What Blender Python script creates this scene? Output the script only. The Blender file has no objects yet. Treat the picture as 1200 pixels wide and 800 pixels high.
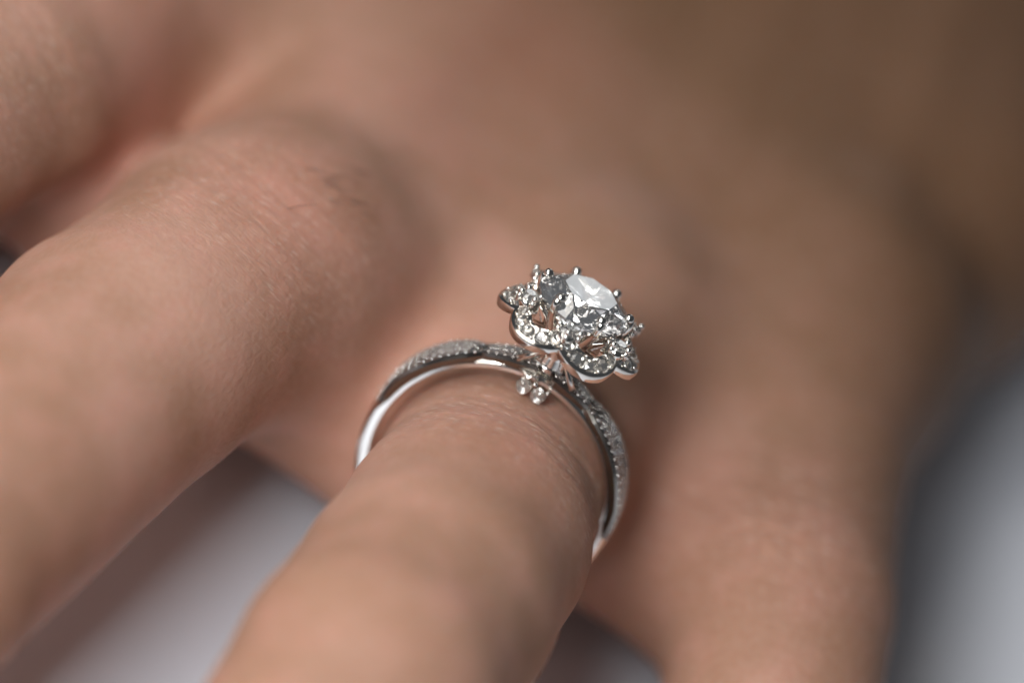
import bpy, bmesh, math, random
import numpy as np
from mathutils import Vector, Matrix

random.seed(4); rng = np.random.RandomState(4)
MM = 0.001                                   # everything below is written in millimetres
scene = bpy.context.scene
COL = scene.collection

# ------------------------------------------------------------------ camera, light, exposure
cam_d = bpy.data.cameras.new('camera'); cam = bpy.data.objects.new('camera', cam_d); COL.objects.link(cam)
scene.camera = cam
right = Vector((0.873, -0.488, 0.0)); up = Vector((0.306, 0.547, -0.779)); back = Vector((0.380, 0.680, 0.627))
# rows of world axes expressed in camera axes -> camera matrix
WX = (0.8729, -0.4878, 0.0); WY = (0.3058, 0.5472, -0.7790); WZ = (0.3800, 0.6801, 0.6270)
rot = Matrix((WX, WY, WZ))
CAM_POS = Vector((-3.52, -234.1, 222.8))
cam.matrix_world = Matrix.Translation(CAM_POS * MM) @ rot.to_4x4()
cam_d.sensor_width = 36.0; cam_d.lens = 148.0
cam_d.clip_start = 0.005; cam_d.clip_end = 20.0
cam_d.dof.use_dof = True; cam_d.dof.focus_distance = 0.3003; cam_d.dof.aperture_fstop = 7.6
cam_d.dof.aperture_blades = 0

world = bpy.data.worlds.new('World'); scene.world = world; world.use_nodes = True
bg = world.node_tree.nodes['Background']
bg.inputs['Color'].default_value = (0.62, 0.66, 0.72, 1); bg.inputs['Strength'].default_value = 0.085

def area(name, loc, target, sx, sy, watts, color):
    l = bpy.data.lights.new(name, 'AREA'); l.shape = 'RECTANGLE'; l.size = sx; l.size_y = sy
    l.energy = watts; l.color = color
    o = bpy.data.objects.new(name, l); COL.objects.link(o)
    o.location = loc
    o.rotation_euler = (Vector(target) - Vector(loc)).to_track_quat('-Z', 'Y').to_euler()
    return o
area('window_light', (-0.25, 0.0, 0.40), (-0.02, -0.01, 0.0), 0.26, 0.24, 0.66, (1.0, 0.97, 0.93))
area('side_light', (-0.27, -0.22, 0.29), (-0.02, -0.02, 0.02), 0.22, 0.20, 0.33, (1.0, 0.95, 0.90))
area('front_light', (-0.09, -0.21, 0.22), (-0.02, -0.03, 0.0), 0.12, 0.09, 0.82, (0.95, 0.97, 1.0))
area('far_window', (0.015, 1.10, 0.34), (0, 0, 0.03), 0.34, 0.24, 0.55, (0.95, 0.98, 1.0))  # added lamp behind the hand, reflected as white in the stone's table

scene.view_settings.view_transform = 'Standard'; scene.view_settings.look = 'None'
scene.view_settings.exposure = -0.10; scene.view_settings.gamma = 1.0
cy = scene.cycles
cy.max_bounces = 24; cy.transmission_bounces = 20; cy.glossy_bounces = 10; cy.diffuse_bounces = 4
cy.transparent_max_bounces = 16; cy.caustics_reflective = True; cy.caustics_refractive = True
cy.sample_clamp_indirect = 20.0; cy.blur_glossy = 0.3

# ------------------------------------------------------------------ helpers
def mesh_obj(name, verts, faces, mat, parent=None, smooth=False, scale=MM):
    me = bpy.data.meshes.new(name)
    me.from_pydata([tuple(c * scale for c in v) for v in verts], [], faces)
    me.update()
    if smooth:
        me.polygons.foreach_set('use_smooth', [True] * len(me.polygons))
    if mat: me.materials.append(mat)
    o = bpy.data.objects.new(name, me); COL.objects.link(o)
    if parent is not None: o.parent = parent
    return o

def tag(o, label=None, cat=None, group=None, kind=None):
    if label: o['label'] = label
    if cat: o['category'] = cat
    if group: o['group'] = group
    if kind: o['kind'] = kind
    return o

class MB:
    """collects simple solids (millimetres) into one mesh"""
    def __init__(self): self.v = []; self.f = []
    def add(self, vs, fs):
        b = len(self.v); self.v += [tuple(v) for v in vs]; self.f += [tuple(b + i for i in f) for f in fs]
    def ball(self, c, r, n=8, m=6, stretch=None):
        c = Vector(c); vs = []; fs = []
        ax = (Vector(stretch[0]).normalized(), stretch[1]) if stretch else None
        vs.append(Vector((0, 0, r)))
        for j in range(1, m):
            t = math.pi * j / m
            for i in range(n):
                p = 2 * math.pi * i / n
                vs.append(Vector((r * math.sin(t) * math.cos(p), r * math.sin(t) * math.sin(p), r * math.cos(t))))
        vs.append(Vector((0, 0, -r)))
        for i in range(n):
            fs.append((0, 1 + i, 1 + (i + 1) % n))
            for j in range(m - 2):
                a = 1 + j * n; fs.append((a + i, a + n + i, a + n + (i + 1) % n, a + (i + 1) % n))
            a = 1 + (m - 2) * n; fs.append((a + i, len(vs) - 1, a + (i + 1) % n))
        out = []
        for v in vs:
            if ax: v = v + ax[0] * (v.dot(ax[0]) * (ax[1] - 1))
            out.append(c + v)
        self.add(out, fs)
    def tube(self, pts, rad, n=8, closed=False, flat=None):
        """swept round rod; rad number or list; flat=(vector, factor) squashes the section along a direction"""
        pts = [Vector(p) for p in pts]; N = len(pts)
        if not isinstance(rad, (list, tuple)): rad = [rad] * N
        vs = []; prev = None
        for i, p in enumerate(pts):
            if closed: t = pts[(i + 1) % N] - pts[i - 1]
            else: t = pts[min(i + 1, N - 1)] - pts[max(i - 1, 0)]
            t.normalize()
            if prev is None:
                q = Vector((0, 0, 1)) if abs(t.z) < 0.9 else Vector((1, 0, 0))
            else: q = prev
            x = (q - t * q.dot(t)).normalized(); y = t.cross(x); prev = x
            for k in range(n):
                a = 2 * math.pi * k / n
                o = (x * math.cos(a) + y * math.sin(a)) * rad[i]
                if flat:
                    f = Vector(flat[0]).normalized(); o = o + f * (o.dot(f) * (flat[1] - 1))
                vs.append(p + o)
        fs = []
        for i in range(N if closed else N - 1):
            a = i * n; b2 = ((i + 1) % N) * n
            for k in range(n): fs.append((a + k, a + (k + 1) % n, b2 + (k + 1) % n, b2 + k))
        if not closed:
            fs.append(tuple(range(n - 1, -1, -1))); fs.append(tuple((N - 1) * n + k for k in range(n)))
        self.add(vs, fs)
    def build(self, name, mat, parent=None, smooth=True):
        o = mesh_obj(name, self.v, self.f, mat, parent, smooth)
        return o

def nodes_mat(name):
    m = bpy.data.materials.new(name); m.use_nodes = True
    nt = m.node_tree; return m, nt, nt.nodes, nt.links, nt.nodes['Principled BSDF']

# ------------------------------------------------------------------ materials
def make_skin():
    m, nt, N, L, p = nodes_mat('skin')
    tc = N.new('ShaderNodeTexCoord')
    def noise(scale, detail=3, rough=0.55, vec=None):
        n = N.new('ShaderNodeTexNoise'); n.inputs['Scale'].default_value = scale
        n.inputs['Detail'].default_value = detail; n.inputs['Roughness'].default_value = rough
        L.new(vec or tc.outputs['Object'], n.inputs['Vector']); return n
    def mix(fac, a, b, blend='MIX'):
        x = N.new('ShaderNodeMix'); x.data_type = 'RGBA'; x.blend_type = blend
        for s, v in ((0, fac), (6, a), (7, b)):
            if hasattr(v, 'is_linked'): L.new(v, x.inputs[s])
            else: x.inputs[s].default_value = v
        return x.outputs[2]
    def ramp(src, a, b):
        r = N.new('ShaderNodeMapRange'); r.inputs['From Min'].default_value = a; r.inputs['From Max'].default_value = b
        L.new(src, r.inputs['Value']); return r.outputs[0]
    def math2(op, a, b):
        x = N.new('ShaderNodeMath'); x.operation = op
        for s, v in ((0, a), (1, b)):
            if hasattr(v, 'is_linked'): L.new(v, x.inputs[s])
            else: x.inputs[s].default_value = v
        return x.outputs[0]
    big = noise(75, 2); mid = noise(300, 3); fine = noise(1500, 2)
    base = mix(ramp(big.outputs['Fac'], 0.38, 0.62), (0.39, 0.208, 0.135, 1), (0.51, 0.285, 0.208, 1))
    base = mix(math2('MULTIPLY', ramp(mid.outputs['Fac'], 0.46, 0.72), 0.35), base, (0.58, 0.28, 0.215, 1))
    red = N.new('ShaderNodeAttribute'); red.attribute_name = 'flush'
    base = mix(math2('MULTIPLY', red.outputs['Fac'], 0.6), base, (0.55, 0.215, 0.15, 1))
    tan_shade = N.new('ShaderNodeAttribute'); tan_shade.attribute_name = 'tan'
    base = mix(math2('MULTIPLY', tan_shade.outputs['Fac'], 0.95), base, (0.15, 0.072, 0.032, 1))  # dark tan colour that also carries painted shade toward the wrist
    base = mix(ramp(fine.outputs['Fac'], 0.3, 0.75), base, mix(0.10, base, (0.78, 0.60, 0.5, 1)))
    # folds: attribute 'fold' = (distance along the finger, distance round it, strength) in mm
    fold = N.new('ShaderNodeAttribute'); fold.attribute_name = 'fold'
    sep = N.new('ShaderNodeSeparateXYZ'); L.new(fold.outputs['Vector'], sep.inputs[0])
    comb = N.new('ShaderNodeCombineXYZ')
    L.new(math2('MULTIPLY', sep.outputs[0], 1.0), comb.inputs[0]); L.new(math2('MULTIPLY', sep.outputs[1], 0.20), comb.inputs[1])
    w = noise(1.9, 5, 0.66, comb.outputs[0])
    w.inputs['Distortion'].default_value = 0.35
    ridge = math2('ABSOLUTE', math2('SUBTRACT', w.outputs['Fac'], 0.5), 0)
    groove = ramp(ridge, 0.0, 0.06)                       # 0 in the groove
    comb2 = N.new('ShaderNodeCombineXYZ')
    L.new(math2('MULTIPLY', sep.outputs[0], 3.2), comb2.inputs[0]); L.new(math2('MULTIPLY', sep.outputs[1], 0.8), comb2.inputs[1])
    w2 = noise(1.0, 2, 0.5, comb2.outputs[0])
    pale = math2('MULTIPLY', math2('MULTIPLY', ramp(w2.outputs['Fac'], 0.58, 0.72), sep.outputs[2]), 0.55)
    base = mix(pale, base, (0.80, 0.62, 0.52, 1))
    L.new(base, p.inputs['Base Color'])
    p.inputs['Roughness'].default_value = 0.56
    p.inputs['Specular IOR Level'].default_value = 0.22
    p.inputs['Subsurface Weight'].default_value = 0.4
    p.inputs['Subsurface Radius'].default_value = (1.0, 0.36, 0.2)
    p.inputs['Subsurface Scale'].default_value = 1.7 * MM
    # fine criss-cross skin relief
    vo = N.new('ShaderNodeTexVoronoi'); vo.feature = 'DISTANCE_TO_EDGE'; vo.inputs['Scale'].default_value = 1500
    warp = N.new('ShaderNodeMapping'); L.new(tc.outputs['Object'], warp.inputs['Vector'])
    warp.inputs['Scale'].default_value = (1.0, 0.6, 1.0); L.new(warp.outputs[0], vo.inputs['Vector'])
    cell = ramp(vo.outputs['Distance'], 0.0, 0.28)
    h = math2('ADD', math2('MULTIPLY', cell, 0.25), math2('MULTIPLY', noise(3200, 2).outputs['Fac'], 0.25))
    h = math2('ADD', h, math2('MULTIPLY', mid.outputs['Fac'], 0.6))
    h = math2('ADD', h, math2('MULTIPLY', math2('MULTIPLY', groove, sep.outputs[2]), 1.1))
    bp = N.new('ShaderNodeBump'); bp.inputs['Strength'].default_value = 0.55; bp.inputs['Distance'].default_value = 0.14 * MM
    L.new(h, bp.inputs['Height']); L.new(bp.outputs[0], p.inputs['Normal'])
    return m

def make_metal(name='white_gold', rough=0.09, col=(0.80, 0.77, 0.72, 1)):
    m, nt, N, L, p = nodes_mat(name)
    tc = N.new('ShaderNodeTexCoord'); n = N.new('ShaderNodeTexNoise'); n.inputs['Scale'].default_value = 900
    L.new(tc.outputs['Object'], n.inputs['Vector'])
    r = N.new('ShaderNodeMapRange'); r.inputs['To Min'].default_value = rough * 0.7; r.inputs['To Max'].default_value = rough * 1.6
    L.new(n.outputs['Fac'], r.inputs['Value']); L.new(r.outputs[0], p.inputs['Roughness'])
    p.inputs['Base Color'].default_value = col; p.inputs['Metallic'].default_value = 1.0
    bp = N.new('ShaderNodeBump'); bp.inputs['Strength'].default_value = 0.12; bp.inputs['Distance'].default_value = 0.02 * MM
    L.new(n.outputs['Fac'], bp.inputs['Height']); L.new(bp.outputs[0], p.inputs['Normal'])
    return m

def make_gem(name, tint):
    m = bpy.data.materials.new(name); m.use_nodes = True; nt = m.node_tree; N = nt.nodes; L = nt.links
    out = N['Material Output']; N.remove(N['Principled BSDF'])
    g = N.new('ShaderNodeBsdfGlass'); g.inputs['Color'].default_value = (*tint, 1); g.inputs['IOR'].default_value = 2.42
    g.inputs['Roughness'].default_value = 0.0
    # a little white diffuse stands in for bright light return from the facets
    df = N.new('ShaderNodeBsdfDiffuse'); df.inputs['Color'].default_value = (0.92, 0.94, 0.97, 1)
    mx = N.new('ShaderNodeMixShader'); mx.inputs[0].default_value = 0.05
    L.new(g.outputs[0], mx.inputs[1]); L.new(df.outputs[0], mx.inputs[2]); L.new(mx.outputs[0], out.inputs['Surface'])
    return m

def make_glass(name):
    m, nt, N, L, p = nodes_mat(name)
    p.inputs['Base Color'].default_value = (1, 1, 1, 1); p.inputs['Roughness'].default_value = 0.0
    p.inputs['IOR'].default_value = 2.3; p.inputs['Transmission Weight'].default_value = 0.94  # the non-transmitting white share is added so small stones look brighter lit
    return m

def make_cloth():
    m, nt, N, L, p = nodes_mat('white_cloth')
    tc = N.new('ShaderNodeTexCoord')
    n = N.new('ShaderNodeTexNoise'); n.inputs['Scale'].default_value = 60; L.new(tc.outputs['Object'], n.inputs['Vector'])
    cr = N.new('ShaderNodeMix'); cr.data_type = 'RGBA'
    cr.inputs[6].default_value = (0.84, 0.86, 0.93, 1); cr.inputs[7].default_value = (0.88, 0.90, 0.95, 1)
    L.new(n.outputs['Fac'], cr.inputs[0]); L.new(cr.outputs[2], p.inputs['Base Color'])
    p.inputs['Roughness'].default_value = 0.8
    w = N.new('ShaderNodeTexNoise'); w.inputs['Scale'].default_value = 1800; L.new(tc.outputs['Object'], w.inputs['Vector'])
    bp = N.new('ShaderNodeBump'); bp.inputs['Strength'].default_value = 0.4; bp.inputs['Distance'].default_value = 0.1 * MM
    L.new(w.outputs['Fac'], bp.inputs['Height']); L.new(bp.outputs[0], p.inputs['Normal'])
    return m

SKIN = make_skin(); METAL = make_metal(); BRIGHT = make_metal('polished_white_gold', 0.04, (0.86, 0.84, 0.80, 1))
GEM = make_gem('diamond', (1, 1, 1)); SMALLGEM = make_glass('small_stone'); CLOTH = make_cloth()
SEAT = make_metal('recessed_white_gold', 0.2, (0.26, 0.245, 0.225, 1))  # white gold darkened in colour to deepen the recesses between stones

# ------------------------------------------------------------------ the surface the hand lies on
def tabletop():
    n = 90; v = []; f = []
    x0, x1, y0, y1 = -700, 700, -500, 620
    for j in range(n + 1):
        for i in range(n + 1):
            x = x0 + (x1 - x0) * i / n; y = y0 + (y1 - y0) * j / n
            far = min(1, max(0, (math.hypot(x, y - 40) - 90) / 150))
            z = far * (1.2 * math.sin(x * .021 + y * .013) + 0.8 * math.sin(y * .034 - x * .009))
            v.append((x, y, z))
    for j in range(n):
        for i in range(n):
            a = j * (n + 1) + i; f.append((a, a + 1, a + n + 2, a + n + 1))
    # a hem turned down all round gives the sheet its thickness
    o = mesh_obj('white_sheet', v, f, CLOTH, smooth=True)
    so = o.modifiers.new('thickness', 'SOLIDIFY'); so.thickness = 1.5 * MM; so.offset = -1
    return o
sheet = tabletop(); sheet['kind'] = 'structure'; sheet['label'] = 'plain white sheet under the hand'

# ------------------------------------------------------------------ the hand: one continuous surface from a distance field
def rcone(P, a, b, r1, r2):
    """round cone distance (vectorised)"""
    a = np.array(a, np.float32); b = np.array(b, np.float32)
    ba = b - a; l2 = float(ba @ ba); rr = r1 - r2; a2 = l2 - rr * rr; il2 = 1.0 / l2
    pa = P - a; y = pa @ ba; zz = y - l2
    q = pa * l2 - y[..., None] * ba
    x2 = np.einsum('...i,...i->...', q, q); y2 = y * y * l2; z2 = zz * zz * l2
    k = math.copysign(1, rr) * rr * rr * x2
    d = (np.sqrt(x2 * a2 * il2) + y * rr) * il2 - r1
    c1 = np.sign(zz) * a2 * z2 > k; d = np.where(c1, np.sqrt(x2 + z2) * il2 - r2, d)
    c2 = (np.sign(y) * a2 * y2 < k) & ~c1; d = np.where(c2, np.sqrt(x2 + y2) * il2 - r1, d)
    return d
def smin(a, b, k):
    h = np.maximum(k - np.abs(a - b), 0) / k
    return np.minimum(a, b) - h * h * k * 0.25
def smax(a, b, k): return -smin(-a, -b, k)

#@PTS@
FINGERS = {   # joints from knuckle to tip: x, y, z, radius
 'index':  [(-42.5, 36, 19.0, 9.4), (-47.5, 12, 22.0, 8.8), (-54.0, -13, 22.0, 8.8), (-58.0, -34, 17.0, 7.8), (-61.0, -51, 9.5, 6.8)],
 'middle': [(-23.5, 6.5, 22.3, 9.8), (-27.2, -7, 21.2, 9.6), (-32.5, -34, 19.5, 9.6), (-37.0, -58, 14.0, 8.2), (-39.0, -76, 9.0, 7.0)],
 'ring':   [(0.8, 24, 16.5, 10.5), (0.4, 1.5, 20.8, 8.15), (0.4, -8.0, 22.9, 8.8), (0.0, -17.0, 24.4, 8.95), (-1.0, -28, 25.6, 8.9), (-2.2, -44, 18.5, 8.0), (-2.5, -62, 9.5, 6.9)],
 'pinky':  [(17.8, 42, 15.8, 10.2), (20.6, 25, 15.8, 9.1), (24.0, 10.5, 16.6, 8.3), (28.5, -5, 13.0, 7.6), (33.0, -20, 8.2, 6.2)],
 'thumb':  [(-38, 84, 16, 13.5), (-58, 56, 14, 10.5), (-56, 30, 9, 8.5), (-50, 9, 7.2, 6.8)],
}
WEBS = [((-17.0, 10.0, 12.5), (-4.0, 7.5, 11.5), 5.5, 5.5), ((-44, 21, 9.5), (-27, 15, 9.5), 6.0, 6.0),
        ((5.0, 11.5, 12.5), (18.0, 14.0, 11.5), 5.5, 6.0)]
CARPAL = {'index': (-17, 108, 23, 12.5), 'middle': (-6, 112, 24.5, 13), 'ring': (4, 114, 23, 12.5), 'pinky': (13, 112, 15, 10.5)}
SINK = {'index': 3.5, 'middle': 4.5, 'ring': 0.5, 'pinky': 0.5}   # how far the hand's back lies below each knuckle
def hand_sdf(P):
    palm = None
    for n in ('index', 'middle', 'ring', 'pinky'):
        m = FINGERS[n][0]; w = CARPAL[n]; lo = SINK[n]
        d = rcone(P, (m[0], m[1] + (5 if n != 'middle' else 12), m[2] - lo), w[:3], m[3] - 0.4, w[3])
        palm = d if palm is None else smin(palm, d, 12.0)
    for a, b, r1, r2 in (((-17, 15, 18.5), (-7, 26, 16.5), 8, 8.5), ((4, 27, 15), (14, 38, 14), 9, 9), ((-27, 42, 15.5), (-11, 100, 21), 9, 12), ((-9, 42, 15.5), (-2, 100, 22), 9, 12), ((9, 46, 16.5), (8, 100, 20), 9, 12), ((-34, 40, 11), (-12, 100, 13), 10, 12), ((-10, 34, 11), (0, 100, 13), 10, 12), ((18, 48, 11.5), (14, 108, 14), 11, 13),
                         ((24, 66, 15.0), (19, 98, 14), 12.5, 12.0)):
        palm = smin(palm, rcone(P, a, b, r1, r2), 9.0)
    arm = smin(rcone(P, (-14, 112, 22), (-16, 250, 34), 14.5, 24), rcone(P, (9, 112, 17), (14, 250, 32), 13, 23), 12)
    d = smin(palm, arm, 12)
    for a, b, r1, r2 in WEBS: d = smin(d, rcone(P, a, b, r1, r2), 5.0)
    for n, ch in FINGERS.items():
        f = None
        for q, r in zip(ch[:-1], ch[1:]):
            c = rcone(P, q[:3], r[:3], q[3] + 0.25, r[3] + 0.25)
            f = c if f is None else smin(f, c, 0.8)
        d = smin(d, f, {'thumb': 3.0, 'index': 6.0, 'middle': 9.0, 'ring': 5.0, 'pinky': 8.0}.get(n, 5.0))
    # pressed flat where it rests on the sheet
    return smax(d, 0.25 - P[..., 2], 2.0)

# knuckle folds: centre, axis pointing to the fingertip, dorsal direction, half length, strength, curvature
FOLDS = [
 ((0.0, -4.5, 23.0), (-0.02, -0.96, 0.27), (0.05, 0.26, 0.96), 6.5, 1.0, 0.030),
 ((-24.0, 5.0, 23.0), (-0.25, -0.96, -0.12), (-0.05, -0.15, 0.98), 9.0, 0.6, 0.035),
 ((24.0, 12.5, 17.0), (0.25, -0.95, -0.05), (0.15, -0.1, 0.98), 7.0, 0.9, 0.03),
 ((-45.0, 6, 22.0), (-0.3, -0.95, 0.0), (-0.1, 0.0, 1.0), 8.0, 0.7, 0.03),
]
def fold_attr(V):
    best = np.zeros((len(V), 3), np.float32)
    for c, ax, do, hl, st, cu in FOLDS:
        c = np.array(c); ax = np.array(ax) / np.linalg.norm(ax); do = np.array(do); do = do - ax * (do @ ax); do /= np.linalg.norm(do)
        sd = np.cross(ax, do); p = V - c; u = p @ ax; w = p @ do; s = p @ sd
        ang = np.arctan2(s, w); rad = np.hypot(s, w)
        near = (rad < 14)
        arc = ang * 9.0
        mask = np.exp(-(u / hl) ** 2) * np.clip((w + 3) / 6, 0, 1) * near * st * np.exp(-(arc / 13.0) ** 4)
        uu = u + cu * arc * arc
        sel = mask > best[:, 2]
        best[sel] = np.stack([uu, arc, mask], 1)[sel]
    return best

def surface_nets(f, lo, hi, h):
    lo = np.array(lo, float); n = [int(math.ceil((b - a) / h)) + 1 for a, b in zip(lo, hi)]
    D = np.empty(n, np.float32)
    ys = lo[1] + h * np.arange(n[1]); zs = lo[2] + h * np.arange(n[2])
    Y, Z = np.meshgrid(ys, zs, indexing='ij')
    B = 8
    for i in range(0, n[0], B):
        xs = lo[0] + h * np.arange(i, min(i + B, n[0]))
        P = np.empty((len(xs), n[1], n[2], 3), np.float32)
        P[..., 0] = xs[:, None, None]; P[..., 1] = Y; P[..., 2] = Z
        D[i:i + B] = f(P)
    S = D < 0
    cnt = np.zeros([k - 1 for k in n], np.int16)
    for dx in (0, 1):
        for dy in (0, 1):
            for dz in (0, 1): cnt += S[dx:n[0] - 1 + dx, dy:n[1] - 1 + dy, dz:n[2] - 1 + dz]
    act = (cnt > 0) & (cnt < 8); idx = -np.ones(act.shape, np.int64); cells = np.argwhere(act); idx[act] = np.arange(len(cells))
    acc = np.zeros((len(cells), 3)); num = np.zeros(len(cells))
    corners = [(x, y, z) for x in (0, 1) for y in (0, 1) for z in (0, 1)]
    for c in corners:
        for ax in range(3):
            if c[ax]: continue
            e = list(c); e[ax] = 1
            d0 = D[tuple((cells + c).T)]; d1 = D[tuple((cells + e).T)]
            m = (d0 < 0) != (d1 < 0); t = np.where(m, d0 / np.where(m, d0 - d1, 1), 0)
            p = np.array(c, float)[None] + 0 * acc; p[:, ax] = t
            acc[m] += p[m]; num[m] += 1
    V = lo + h * (cells + acc / num[:, None])
    F = []
    for ax in range(3):
        a1, a2 = (ax + 1) % 3, (ax + 2) % 3
        sl0 = [slice(None)] * 3; sl1 = [slice(None)] * 3
        sl0[ax] = slice(0, -1); sl1[ax] = slice(1, None)
        ch = S[tuple(sl0)] != S[tuple(sl1)]
        e = np.argwhere(ch); ok = (e[:, a1] > 0) & (e[:, a2] > 0) & (e[:, a1] < n[a1] - 1) & (e[:, a2] < n[a2] - 1); e = e[ok]
        inside = S[tuple(e.T)]
        o1 = np.zeros(3, int); o1[a1] = 1; o2 = np.zeros(3, int); o2[a2] = 1
        q = np.stack([idx[tuple((e - o1 - o2).T)], idx[tuple((e - o2).T)], idx[tuple(e.T)], idx[tuple((e - o1).T)]], 1)
        q[~inside] = q[~inside][:, ::-1]
        F.append(q)
    return V, np.concatenate(F)

def gradient(f, V, e=0.15):
    G = np.empty_like(V)
    for k in range(3):
        d = np.zeros(3); d[k] = e
        G[:, k] = (f((V + d).astype(np.float32)) - f((V - d).astype(np.float32))) / (2 * e)
    return G / np.maximum(np.linalg.norm(G, axis=1, keepdims=True), 1e-6)

def build_hand():
    V, F = surface_nets(hand_sdf, (-104, -88, -3), (50, 236, 64), 1.25)
    me = bpy.data.meshes.new('hand'); me.from_pydata(V.tolist(), [], F.tolist()); me.update()
    # one subdivision, then every vertex pulled onto the true surface
    o = bpy.data.objects.new('left_hand', me); COL.objects.link(o)
    sub = o.modifiers.new('s', 'SUBSURF'); sub.levels = 1; sub.render_levels = 1
    dg = bpy.context.evaluated_depsgraph_get(); me2 = bpy.data.meshes.new_from_object(o.evaluated_get(dg))
    o.modifiers.clear(); o.data = me2; bpy.data.meshes.remove(me); me = me2; me.name = 'hand'
    n = len(me.vertices); co = np.empty(n * 3, np.float32); me.vertices.foreach_get('co', co); V = co.reshape(-1, 3).astype(float)
    for it in range(2):
        G = gradient(hand_sdf, V); d = hand_sdf(V.astype(np.float32)); V -= G * np.clip(d, -0.8, 0.8)[:, None]
    G = gradient(hand_sdf, V)
    fa = fold_attr(V)
    u, arc, m = fa[:, 0], fa[:, 1], fa[:, 2]
    disp = 0.07 * m * (np.sin(u * 2.2 + 0.8 * np.sin(arc * .35)) * 0.6 + np.sin(u * 3.7 + 1.0 + 0.6 * np.sin(arc * .5 + 1)))
    # soft unevenness of flesh, tendons and veins
    x, y, z = V.T
    disp += 0.09 * np.sin(x * .31 + 1.3 * np.sin(y * .11)) * np.sin(y * .17 + z * .2)
    dors = np.clip((y - 30) / 20, 0, 1) * np.clip(G[:, 2], 0, 1)
    for n_ in ('index', 'middle', 'ring', 'pinky'):
        a = np.array(FINGERS[n_][0][:2]); b = np.array(CARPAL[n_][:2]); t = np.clip(((V[:, :2] - a) @ (b - a)) / ((b - a) @ (b - a)), 0, 1)
        dd = np.linalg.norm(V[:, :2] - (a + t[:, None] * (b - a)), axis=1); disp += 0.4 * dors * np.exp(-(dd / 3.0) ** 2)
    disp *= np.clip(z / 3, 0, 1)
    V += G * disp[:, None]
    me.vertices.foreach_set('co', (V * MM).astype(np.float32).ravel())
    me.polygons.foreach_set('use_smooth', [True] * len(me.polygons))
    at = me.attributes.new('fold', 'FLOAT_VECTOR', 'POINT'); at.data.foreach_set('vector', fa.astype(np.float32).ravel())
    flush = np.zeros(len(V))
    for c, r, s in (((-13, 42, 30), 8, .9), ((-16, 27, 30), 7, .6), ((-2, 62, 32), 9, .5), ((-22, 5, 32), 8, .55), ((0, -6, 33), 6, .45), ((24, 10, 26), 8, .4), ((-44, 22, 30), 9, .5),
                    ((-12, 10, 15), 7, 1.0), ((12, 14, 14), 8, 1.0), ((-34, 18, 14), 11, 0.6)):
        flush += s * np.exp(-((V - c) ** 2).sum(1) / r ** 2)
    at = me.attributes.new('flush', 'FLOAT', 'POINT'); at.data.foreach_set('value', np.clip(flush, 0, 1).astype(np.float32))
    tan_shade = np.clip((y - 6 + 0.4 * x) / 45, 0, 1)  # tanned back of the hand, its fall into shade painted in as well
    at = me.attributes.new('tan', 'FLOAT', 'POINT'); at.data.foreach_set('value', tan_shade.astype(np.float32))
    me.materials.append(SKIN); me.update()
    return o
hand = build_hand()
tag(hand, 'bare left hand lying palm down on white, fingers spread, ring on the third finger', 'hand')

def make_nails():
    m, nt, N, L, p = nodes_mat('fingernail')
    p.inputs['Base Color'].default_value = (0.68, 0.42, 0.36, 1); p.inputs['Roughness'].default_value = 0.25
    for n_, ch in FINGERS.items():
        a = Vector(ch[-2][:3]); b = Vector(ch[-1][:3]); ax = (b - a).normalized(); r = ch[-1][3]
        do = Vector((0, 0, 1)); do = (do - ax * do.dot(ax)).normalized(); sd = ax.cross(do)
        v = []; f = []; nu, nv = 8, 8
        for lay in (0, 1):
            for j in range(nv + 1):
                for i in range(nu + 1):
                    t = -1 + 2 * i / nu; s = j / nv; ang = t * 0.85 * (1 - 0.25 * (2 * s - 1) ** 4)
                    R = r * (1.015 - 0.05 * s) + (0.35 if lay == 0 else -0.6)
                    c = b + ax * (-5.5 + 9.5 * s) - do * (0.9 * s * s)
                    v.append(c + (do * math.cos(ang) + sd * math.sin(ang)) * R)
        q = (nu + 1) * (nv + 1)
        for j in range(nv):
            for i in range(nu):
                k = j * (nu + 1) + i; f.append((k, k + 1, k + nu + 2, k + nu + 1)); f.append((q + k, q + k + nu + 1, q + k + nu + 2, q + k + 1))
        rim = [i for i in range(nu + 1)] + [(j + 1) * (nu + 1) - 1 for j in range(1, nv + 1)] + [nv * (nu + 1) + i for i in range(nu - 1, -1, -1)] + [j * (nu + 1) for j in range(nv - 1, 0, -1)]
        for i in range(len(rim)):
            k, l = rim[i], rim[(i + 1) % len(rim)]; f.append((l, k, q + k, q + l))
        mesh_obj('fingernail', v, f, m, hand, True)
make_nails()

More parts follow.
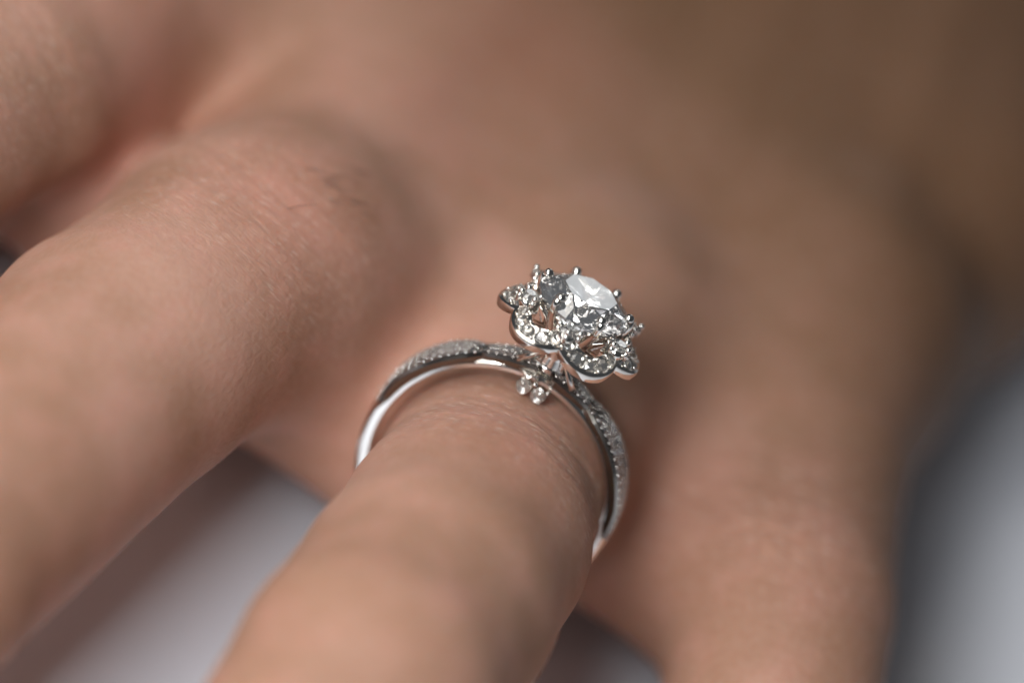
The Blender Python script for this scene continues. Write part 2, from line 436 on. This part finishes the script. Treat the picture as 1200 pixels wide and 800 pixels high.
def make_hair():
    m, nt, N, L, p = nodes_mat('dark_hair'); p.inputs['Base Color'].default_value = (0.045, 0.025, 0.018, 1); p.inputs['Roughness'].default_value = 0.4
    mb = MB(); r = np.random.RandomState(11)
    roots = []
    for c, sp, n in (((-21.5, 9.0), (2.0, 2.0), 20),):
        for i in range(n): roots.append((c[0] + r.normal() * sp[0], c[1] + r.normal() * sp[1]))
    for (x, y) in roots:
        zs = np.arange(45, 5, -0.2); pp = np.stack([np.full_like(zs, x), np.full_like(zs, y), zs], 1).astype(np.float32)
        dd = hand_sdf(pp); k = np.argmax(dd < 0)
        if k == 0: continue
        p0 = Vector((x, y, float(zs[k]) - 0.1)); L_ = r.uniform(1.0, 2.8); a = r.normal() * 0.35 + 0.9
        dirv = Vector((math.sin(a) * 0.9, -math.cos(a) * 0.2 + 0.3, 0.30)).normalized()
        pts = []
        for j in range(5):
            t = j / 4; pts.append(p0 + dirv * (L_ * t) + Vector((0, 0, -0.22 * L_ * t * t)) + Vector((0.25 * t * t * r.normal(), 0, 0)))
        mb.tube(pts, [0.024, 0.023, 0.02, 0.014, 0.006], n=5)
    o = mb.build('hair', m, hand); o['kind'] = 'stuff'
make_hair()

# ------------------------------------------------------------------ the ring (local axes: X across the finger, -Y to the fingertip, Z to the stone)
ring = bpy.data.objects.new('engagement_ring', None); COL.objects.link(ring)
ring.empty_display_size = 0.01
Zr = Vector((0.036, 0.257, 0.966)).normalized(); Yr = Vector((0.016, 0.966, -0.258)); Yr = (Yr - Zr * Yr.dot(Zr)).normalized(); Xr = Yr.cross(Zr)
Rm = Matrix((Xr, Yr, Zr)).transposed().to_4x4()
ring.matrix_world = Matrix.Translation(Vector((-0.3, 0, 22.25)) * MM) @ Rm @ Matrix.Rotation(-2.0 * math.pi / 180, 4, 'Y') @ Matrix.Scale(0.975, 4)
tag(ring, 'white gold diamond ring with a flower halo worn on the third finger', 'ring')
D2R = math.pi / 180
def pol(psi, r, y): return Vector((r * math.sin(psi * D2R), y, r * math.cos(psi * D2R)))

def band():
    v = []; f = []; n = 180
    for i in range(n):
        psi = 360 * i / n; a = abs((psi + 180) % 360 - 180)
        w = 0.98 + 0.18 * math.cos(psi * D2R) ** 2 if a > 95 else 0.98
        ro = 9.75 if a < 78 else 9.75 + 0.35 * min(1, (a - 78) / 8)
        # section: inner face, chamfered sides, outer face with a low ridge
        sec = [(8.96, -w + .25), (9.02, -w + .05), (9.14, -w), (ro - .35, -w * .98), (ro - .08, -w * .8), (ro + .08, 0), (ro - .08, w * .8), (ro - .35, w * .98), (9.14, w), (9.02, w - .05), (8.96, w - .25), (8.94, 0)]
        for r, y in sec: v.append(pol(psi, r, y))
    k = 12
    for i in range(n):
        for j in range(k): f.append((i * k + j, i * k + (j + 1) % k, ((i + 1) % n) * k + (j + 1) % k, ((i + 1) % n) * k + j))
    o = mesh_obj('band', v, f, BRIGHT, ring, False)
    b = o.modifiers.new('b', 'BEVEL'); b.width = 0.04 * MM; b.segments = 1; b.limit_method = 'ANGLE'; b.angle_limit = 0.5
    return o
band()

def leaf_width(kind, t):
    if kind == 'outer': return 0.62 + 1.30 * math.sin(math.pi * (0.14 + 0.80 * t)) ** 0.8   # t=0 next to the node, 1 low on the shank
    return 0.98 + 0.62 * t ** 0.8                                                          # t=0 node, 1 under the head
LEAVES = [('outer', -28, -82), ('inner', -28, -3.5), ('inner', 23, 3.5), ('outer', 23, 86)]
def pave():
    stones = []; beads = MB()
    for kind, a0, a1 in LEAVES:
        v = []; f = []; n = 28
        for i in range(n + 1):
            t = i / n; psi = a0 + (a1 - a0) * t; w = leaf_width(kind, t)
            if kind == 'outer': w *= min(1, 0.72 + t * 3) if t < .1 else 1
            lift = 0.25 * t * t if kind == 'inner' else 0.12 * math.sin(math.pi * t) - 0.25 * max(0, t - .75) / .25
            rt = 10.28 + lift
            for r, y in ((9.62, -w * .80), (rt - .28, -w - .02), (rt, -w + .02), (rt + .05, -w + .22), (rt - .24, -w + .28), (rt - .24, w - .28), (rt + .05, w - .22), (rt, w - .02), (rt - .28, w + .02), (9.62, w * .80)):
                v.append(pol(psi, r, y))
        k = 10
        for i in range(n):
            for j in range(k):
                q = (i * k + j, i * k + (j + 1) % k, (i + 1) * k + (j + 1) % k, (i + 1) * k + j)
                f.append(q if a1 > a0 else q[::-1])
        f.append(tuple(range(k))); f.append(tuple(n * k + j for j in range(k)))
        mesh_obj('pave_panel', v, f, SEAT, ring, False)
        # stones in rows that follow the leaf
        pitch = 0.62; L_ = abs(a1 - a0) * D2R * 10.3; m = int(L_ / pitch)
        for i in range(m):
            t = (i + 0.5) / m; w = leaf_width(kind, t) - 0.24; rows = max(1, round(2 * w / 1.0))
            lift = 0.25 * t * t if kind == 'inner' else 0.12 * math.sin(math.pi * t) - 0.25 * max(0, t - .75) / .25
            for j in range(rows):
                y = 0 if rows == 1 else -w + 0.42 + (2 * w - 0.84) * j / (rows - 1)
                tt = t + (0.25 / m if j % 2 else -0.25 / m); psi = a0 + (a1 - a0) * tt
                stones.append((psi, 10.27 + lift, y, 0.27))
                for sgn in (-1, 1):
                    pb = a0 + (a1 - a0) * (tt + 0.5 / m); yy = y + sgn * 0.44
                    if abs(yy) < w + .16: beads.ball(pol(pb, 10.32 + lift, yy), 0.12, 6, 4)
    return stones, beads
stones, beads = pave()

# a round brilliant as the hull of its facet corners, radius 1, girdle at z = 0
def brilliant(name, table=0.57, crown=0.32, pav=0.86, small=False):
    bm = bmesh.new(); P = []
    nf = 8
    for i in range(nf):
        a = 2 * math.pi * i / nf; P.append((table * math.cos(a), table * math.sin(a), crown))
        a += math.pi / nf
        if not small: P.append((0.775 * math.cos(a), 0.775 * math.sin(a), crown * 0.63))
    g = 16 if not small else 8
    for i in range(g):
        a = 2 * math.pi * i / g; P.append((math.cos(a), math.sin(a), 0.02)); P.append((math.cos(a), math.sin(a), -0.02))
    if not small:
        for i in range(nf):
            a = 2 * math.pi * (i + 0.5) / nf; P.append((0.24 * math.cos(a), 0.24 * math.sin(a), -pav * 0.79))
    P.append((0, 0, -pav))
    for p in P: bm.verts.new(p)
    bmesh.ops.convex_hull(bm, input=bm.verts)
    bmesh.ops.recalc_face_normals(bm, faces=bm.faces)
    me = bpy.data.meshes.new(name); bm.to_mesh(me); bm.free(); return me

SMALL = brilliant('small_stone', 0.58, 0.34, 0.62, True); SMALL.materials.append(SMALLGEM)
MEDIUM = brilliant('stone', 0.56, 0.33, 0.82); MEDIUM.materials.append(SMALLGEM)
CENTRE = brilliant('centre_stone'); CENTRE.materials.append(GEM)
def place_stone(me, name, c, nrm, r, spin=0.0):
    o = bpy.data.objects.new(name, me); COL.objects.link(o); o.parent = ring
    z = Vector(nrm).normalized(); q = z.to_track_quat('Z', 'Y').to_matrix().to_4x4()
    o.matrix_local = Matrix.Translation(Vector(c) * MM) @ q @ Matrix.Rotation(spin, 4, 'Z') @ Matrix.Scale(r * MM, 4)
    return o
for psi, r, y, rad in stones:
    jit = Vector((random.gauss(0, .09), random.gauss(0, .09), random.gauss(0, .09)))
    o = bpy.data.objects.new('pave_stone', SMALL); COL.objects.link(o); o.parent = ring
    nz = (pol(psi, 1, 0) + jit).normalized(); ny = Vector((0, 1, 0)); nx = ny.cross(nz).normalized(); ny = nz.cross(nx)
    o.matrix_local = Matrix.Translation(pol(psi, r, y) * MM) @ Matrix((nx, ny, nz)).transposed().to_4x4() @ Matrix.Diagonal((rad * MM, rad * 1.55 * MM, rad * MM, 1))
print('pave stones', len(stones))
beads.build('bead_setting', BRIGHT, ring)['kind'] = 'stuff'

# ---------------- head: basket, halo, centre stone
HZ = 15.2             # height of the halo's joins
def head():
    # collet and V struts
    mb = MB()
    prof = [(1.15, 10.15), (1.12, 10.7), (1.08, 11.3), (1.05, 11.9), (1.35, 12.5), (1.55, 12.75), (1.2, 12.8), (0.8, 12.0), (0.9, 11.2), (1.2, 10.3)]
    n = 24; v = []; f = []
    for r, z in prof:
        for i in range(n): a = 2 * math.pi * i / n; v.append((r * math.cos(a), r * math.sin(a), z))
    k = len(prof)
    for j in range(k):
        for i in range(n): f.append((j * n + i, j * n + (i + 1) % n, ((j + 1) % k) * n + (i + 1) % n, ((j + 1) % k) * n + i))
    mesh_obj('collet', v, f, BRIGHT, ring, True)
    for sx in (-1, 1):
        for sy in (-1, 1):
            mb = MB(); mb.tube([(sx * 2.3, sy * 1.25, 10.15), (sx * 1.5, sy * 1.2, 11.0), (sx * 0.55, sy * 1.15, 12.2), (sx * .3, sy * 1.1, 12.7)], [0.26, 0.22, 0.2, 0.18], 8)
            mb.build('strut', BRIGHT, ring)
    # six prongs with rounded tips
    for k in range(6):
        a = 60 * k * D2R; c, s = math.cos(a), math.sin(a)
        path = [(1.2, 12.3), (1.9, 13.3), (2.7, 14.4), (3.35, 15.4), (3.66, 16.2), (3.60, 16.62), (3.42, 16.78)]
        mb = MB(); mb.tube([(r * c, r * s, z) for r, z in path], [0.42, 0.40, 0.38, 0.34, 0.31, 0.31, 0.28], 10)
        mb.ball((3.40 * c, 3.40 * s, 16.80), 0.40, 12, 9)
        mb.build('prong', METAL, ring)
    # gallery rails
    for r, z, t in ((3.05, 15.25, 0.17), (2.0, 13.5, 0.20)):
        mb = MB(); mb.tube([(r * math.cos(2 * math.pi * i / 48), r * math.sin(2 * math.pi * i / 48), z) for i in range(48)], t, 8, closed=True)
        mb.build('gallery_rail', BRIGHT, ring)
    # inner petals between the prongs, thin and cupped
    for k in range(6):
        a0 = (60 * k + 30) * D2R; v = []; f = []; nu, nv = 8, 9
        for lay in (0, 1):
            for j in range(nv + 1):
                t = j / nv; r = 1.3 + 2.15 * t + (0.16 if lay else 0) ; z = 12.5 + 2.7 * t - 0.25 * t * t; hw = (0.20 + 1.45 * math.sin(math.pi * min(1, t * 0.78 + 0.1)) ) * 0.9
                for i in range(nu + 1):
                    s = -1 + 2 * i / nu; da = s * hw / max(r, 1.0); rr = r - 0.22 * s * s * t
                    zz = z + 0.30 * t * (1 - s * s)
                    v.append((rr * math.cos(a0 + da), rr * math.sin(a0 + da), zz))
        q = (nu + 1) * (nv + 1)
        for j in range(nv):
            for i in range(nu):
                p = j * (nu + 1) + i; f.append((p, p + nu + 1, p + nu + 2, p + 1)); f.append((q + p, q + p + 1, q + p + nu + 2, q + p + nu + 1))
        rim = [i for i in range(nu + 1)] + [(j + 1) * (nu + 1) - 1 for j in range(1, nv + 1)] + [nv * (nu + 1) + i for i in range(nu - 1, -1, -1)] + [j * (nu + 1) for j in range(nv - 1, 0, -1)]
        for i in range(len(rim)):
            p, l = rim[i], rim[(i + 1) % len(rim)]; f.append((p, l, q + l, q + p))
        mesh_obj('inner_petal', v, f, METAL, ring, True)
    # centre stone
    place_stone(CENTRE, 'centre_stone', (0, 0, 16.05), (0, -0.06, 1), 3.7, 0.2)
    # halo: six scalloped petals set with stones, larger stones where they join
    RC, RP, SP = 3.15, 2.05, 100
    def petal_pt(k, phi, rad, dz=0.0):
        a = 60 * k * D2R; lx = RC + rad * math.cos(phi); ly = rad * math.sin(phi)
        x = lx * math.cos(a) - ly * math.sin(a); y = lx * math.sin(a) + ly * math.cos(a)
        droop = 1.25 * max(0, math.cos(phi * 0.9)) ** 1.0
        return Vector((x, y, HZ - droop - 0.75 * (rad - RP) + dz))
    for k in range(6):
        # U shaped tray: section swept along the petal arc
        v = []; f = []; n = 30
        sec = [(-0.60, 0.02), (-0.52, 0.10), (-0.44, 0.0), (0.44, 0.0), (0.50, 0.12), (0.66, 0.10), (0.70, -0.05), (0.56, -0.62), (-0.34, -0.62)]
        for i in range(n + 1):
            phi = (-SP + 2 * SP * i / n) * D2R
            for dr, dz in sec: v.append(petal_pt(k, phi, RP + dr, dz))
        m = len(sec)
        for i in range(n):
            for j in range(m): f.append((i * m + j, i * m + (j + 1) % m, (i + 1) * m + (j + 1) % m, (i + 1) * m + j))
        f.append(tuple(range(m))[::-1]); f.append(tuple(n * m + j for j in range(m)))
        o = mesh_obj('halo_petal', v, f, METAL, ring, False)
        for p in o.data.polygons: p.use_smooth = True
        o.data.set_sharp_from_angle(angle=0.6)
        angs = [-62, -31, 0, 31, 62]
        hb = MB()
        for j, deg in enumerate(angs):
            phi = deg * D2R; rad = RP + 0.03; c = petal_pt(k, phi, rad, 0.04)
            out = (petal_pt(k, phi, rad + .5) - petal_pt(k, phi, rad)).normalized(); tg = (petal_pt(k, phi + .05, rad) - petal_pt(k, phi - .05, rad)).normalized()
            nrm = out.cross(tg); nrm = nrm if nrm.z > 0 else -nrm
            s = 0.54
            place_stone(MEDIUM, 'halo_stone', c + nrm * .03, nrm + Vector((random.gauss(0, .05), random.gauss(0, .05), 0)), s, random.random())
        for j in range(len(angs) + 1):
            phi = (-77.5 + 31 * j) * D2R
            for rr in (-0.36, 0.36):
                hb.ball(petal_pt(k, phi, RP + rr, 0.16), 0.155, 8, 6)
        hb.build('halo_beads', BRIGHT, ring)
        # connecting bar from basket to petal, and the join stone in its own four-claw cup
        a = (60 * k + 30) * D2R; c_, s_ = math.cos(a), math.sin(a); R = 4.3
        cup = MB(); cup.tube([(R * c_, R * s_, HZ - 1.0), (R * c_, R * s_, HZ - .5), (R * c_, R * s_, HZ + 0.05)], [0.42, 0.62, 0.72], 16)
        cup.tube([(2.1 * c_, 2.1 * s_, 13.4), (3.6 * c_, 3.6 * s_, 13.6), (R * c_, R * s_, HZ - .8)], 0.22, 8)
        cup.build('stone_cup', METAL, ring)
        place_stone(MEDIUM, 'join_stone', (R * c_, R * s_, HZ + .30), (0.12 * c_, 0.12 * s_, 1), 0.80, 0.3 * k)
        cl = MB()
        for q in range(4):
            b = a + (q * 90) * D2R; px, py = R * c_ + 0.84 * math.cos(b), R * s_ + 0.84 * math.sin(b)
            cl.tube([(px, py, HZ - .4), (px, py, HZ + .35)], 0.17, 8); cl.ball((px, py, HZ + .48), 0.25, 10, 8)
        cl.build('claws', BRIGHT, ring)
    # two little stones hung under the head on the fingertip side, and their twins behind
    for sy in (-1, 1):
        for x, z in ((-0.95, 8.55), (0.35, 8.45)):
            place_stone(MEDIUM, 'under_stone', (x, sy * 1.45, z), (x * .3, sy, 0.25), 0.58, 0.2)
        cb = MB(); cb.tube([(-0.95, sy * 1.15, 8.55), (-0.95, sy * 1.32, 8.55)], 0.62, 16); cb.tube([(0.35, sy * 1.15, 8.45), (0.35, sy * 1.32, 8.45)], 0.62, 16)
        cb.ball((-0.25, sy * 1.5, 9.15), 0.22, 10, 8); cb.ball((0.9, sy * 1.5, 9.0), 0.16, 8, 6)
        cb.tube([(-1.9, sy * 1.2, 9.7), (-0.9, sy * 1.5, 9.35), (-0.2, sy * 1.4, 10.1)], 0.16, 8)
        cb.build('under_setting', METAL, ring)
head()
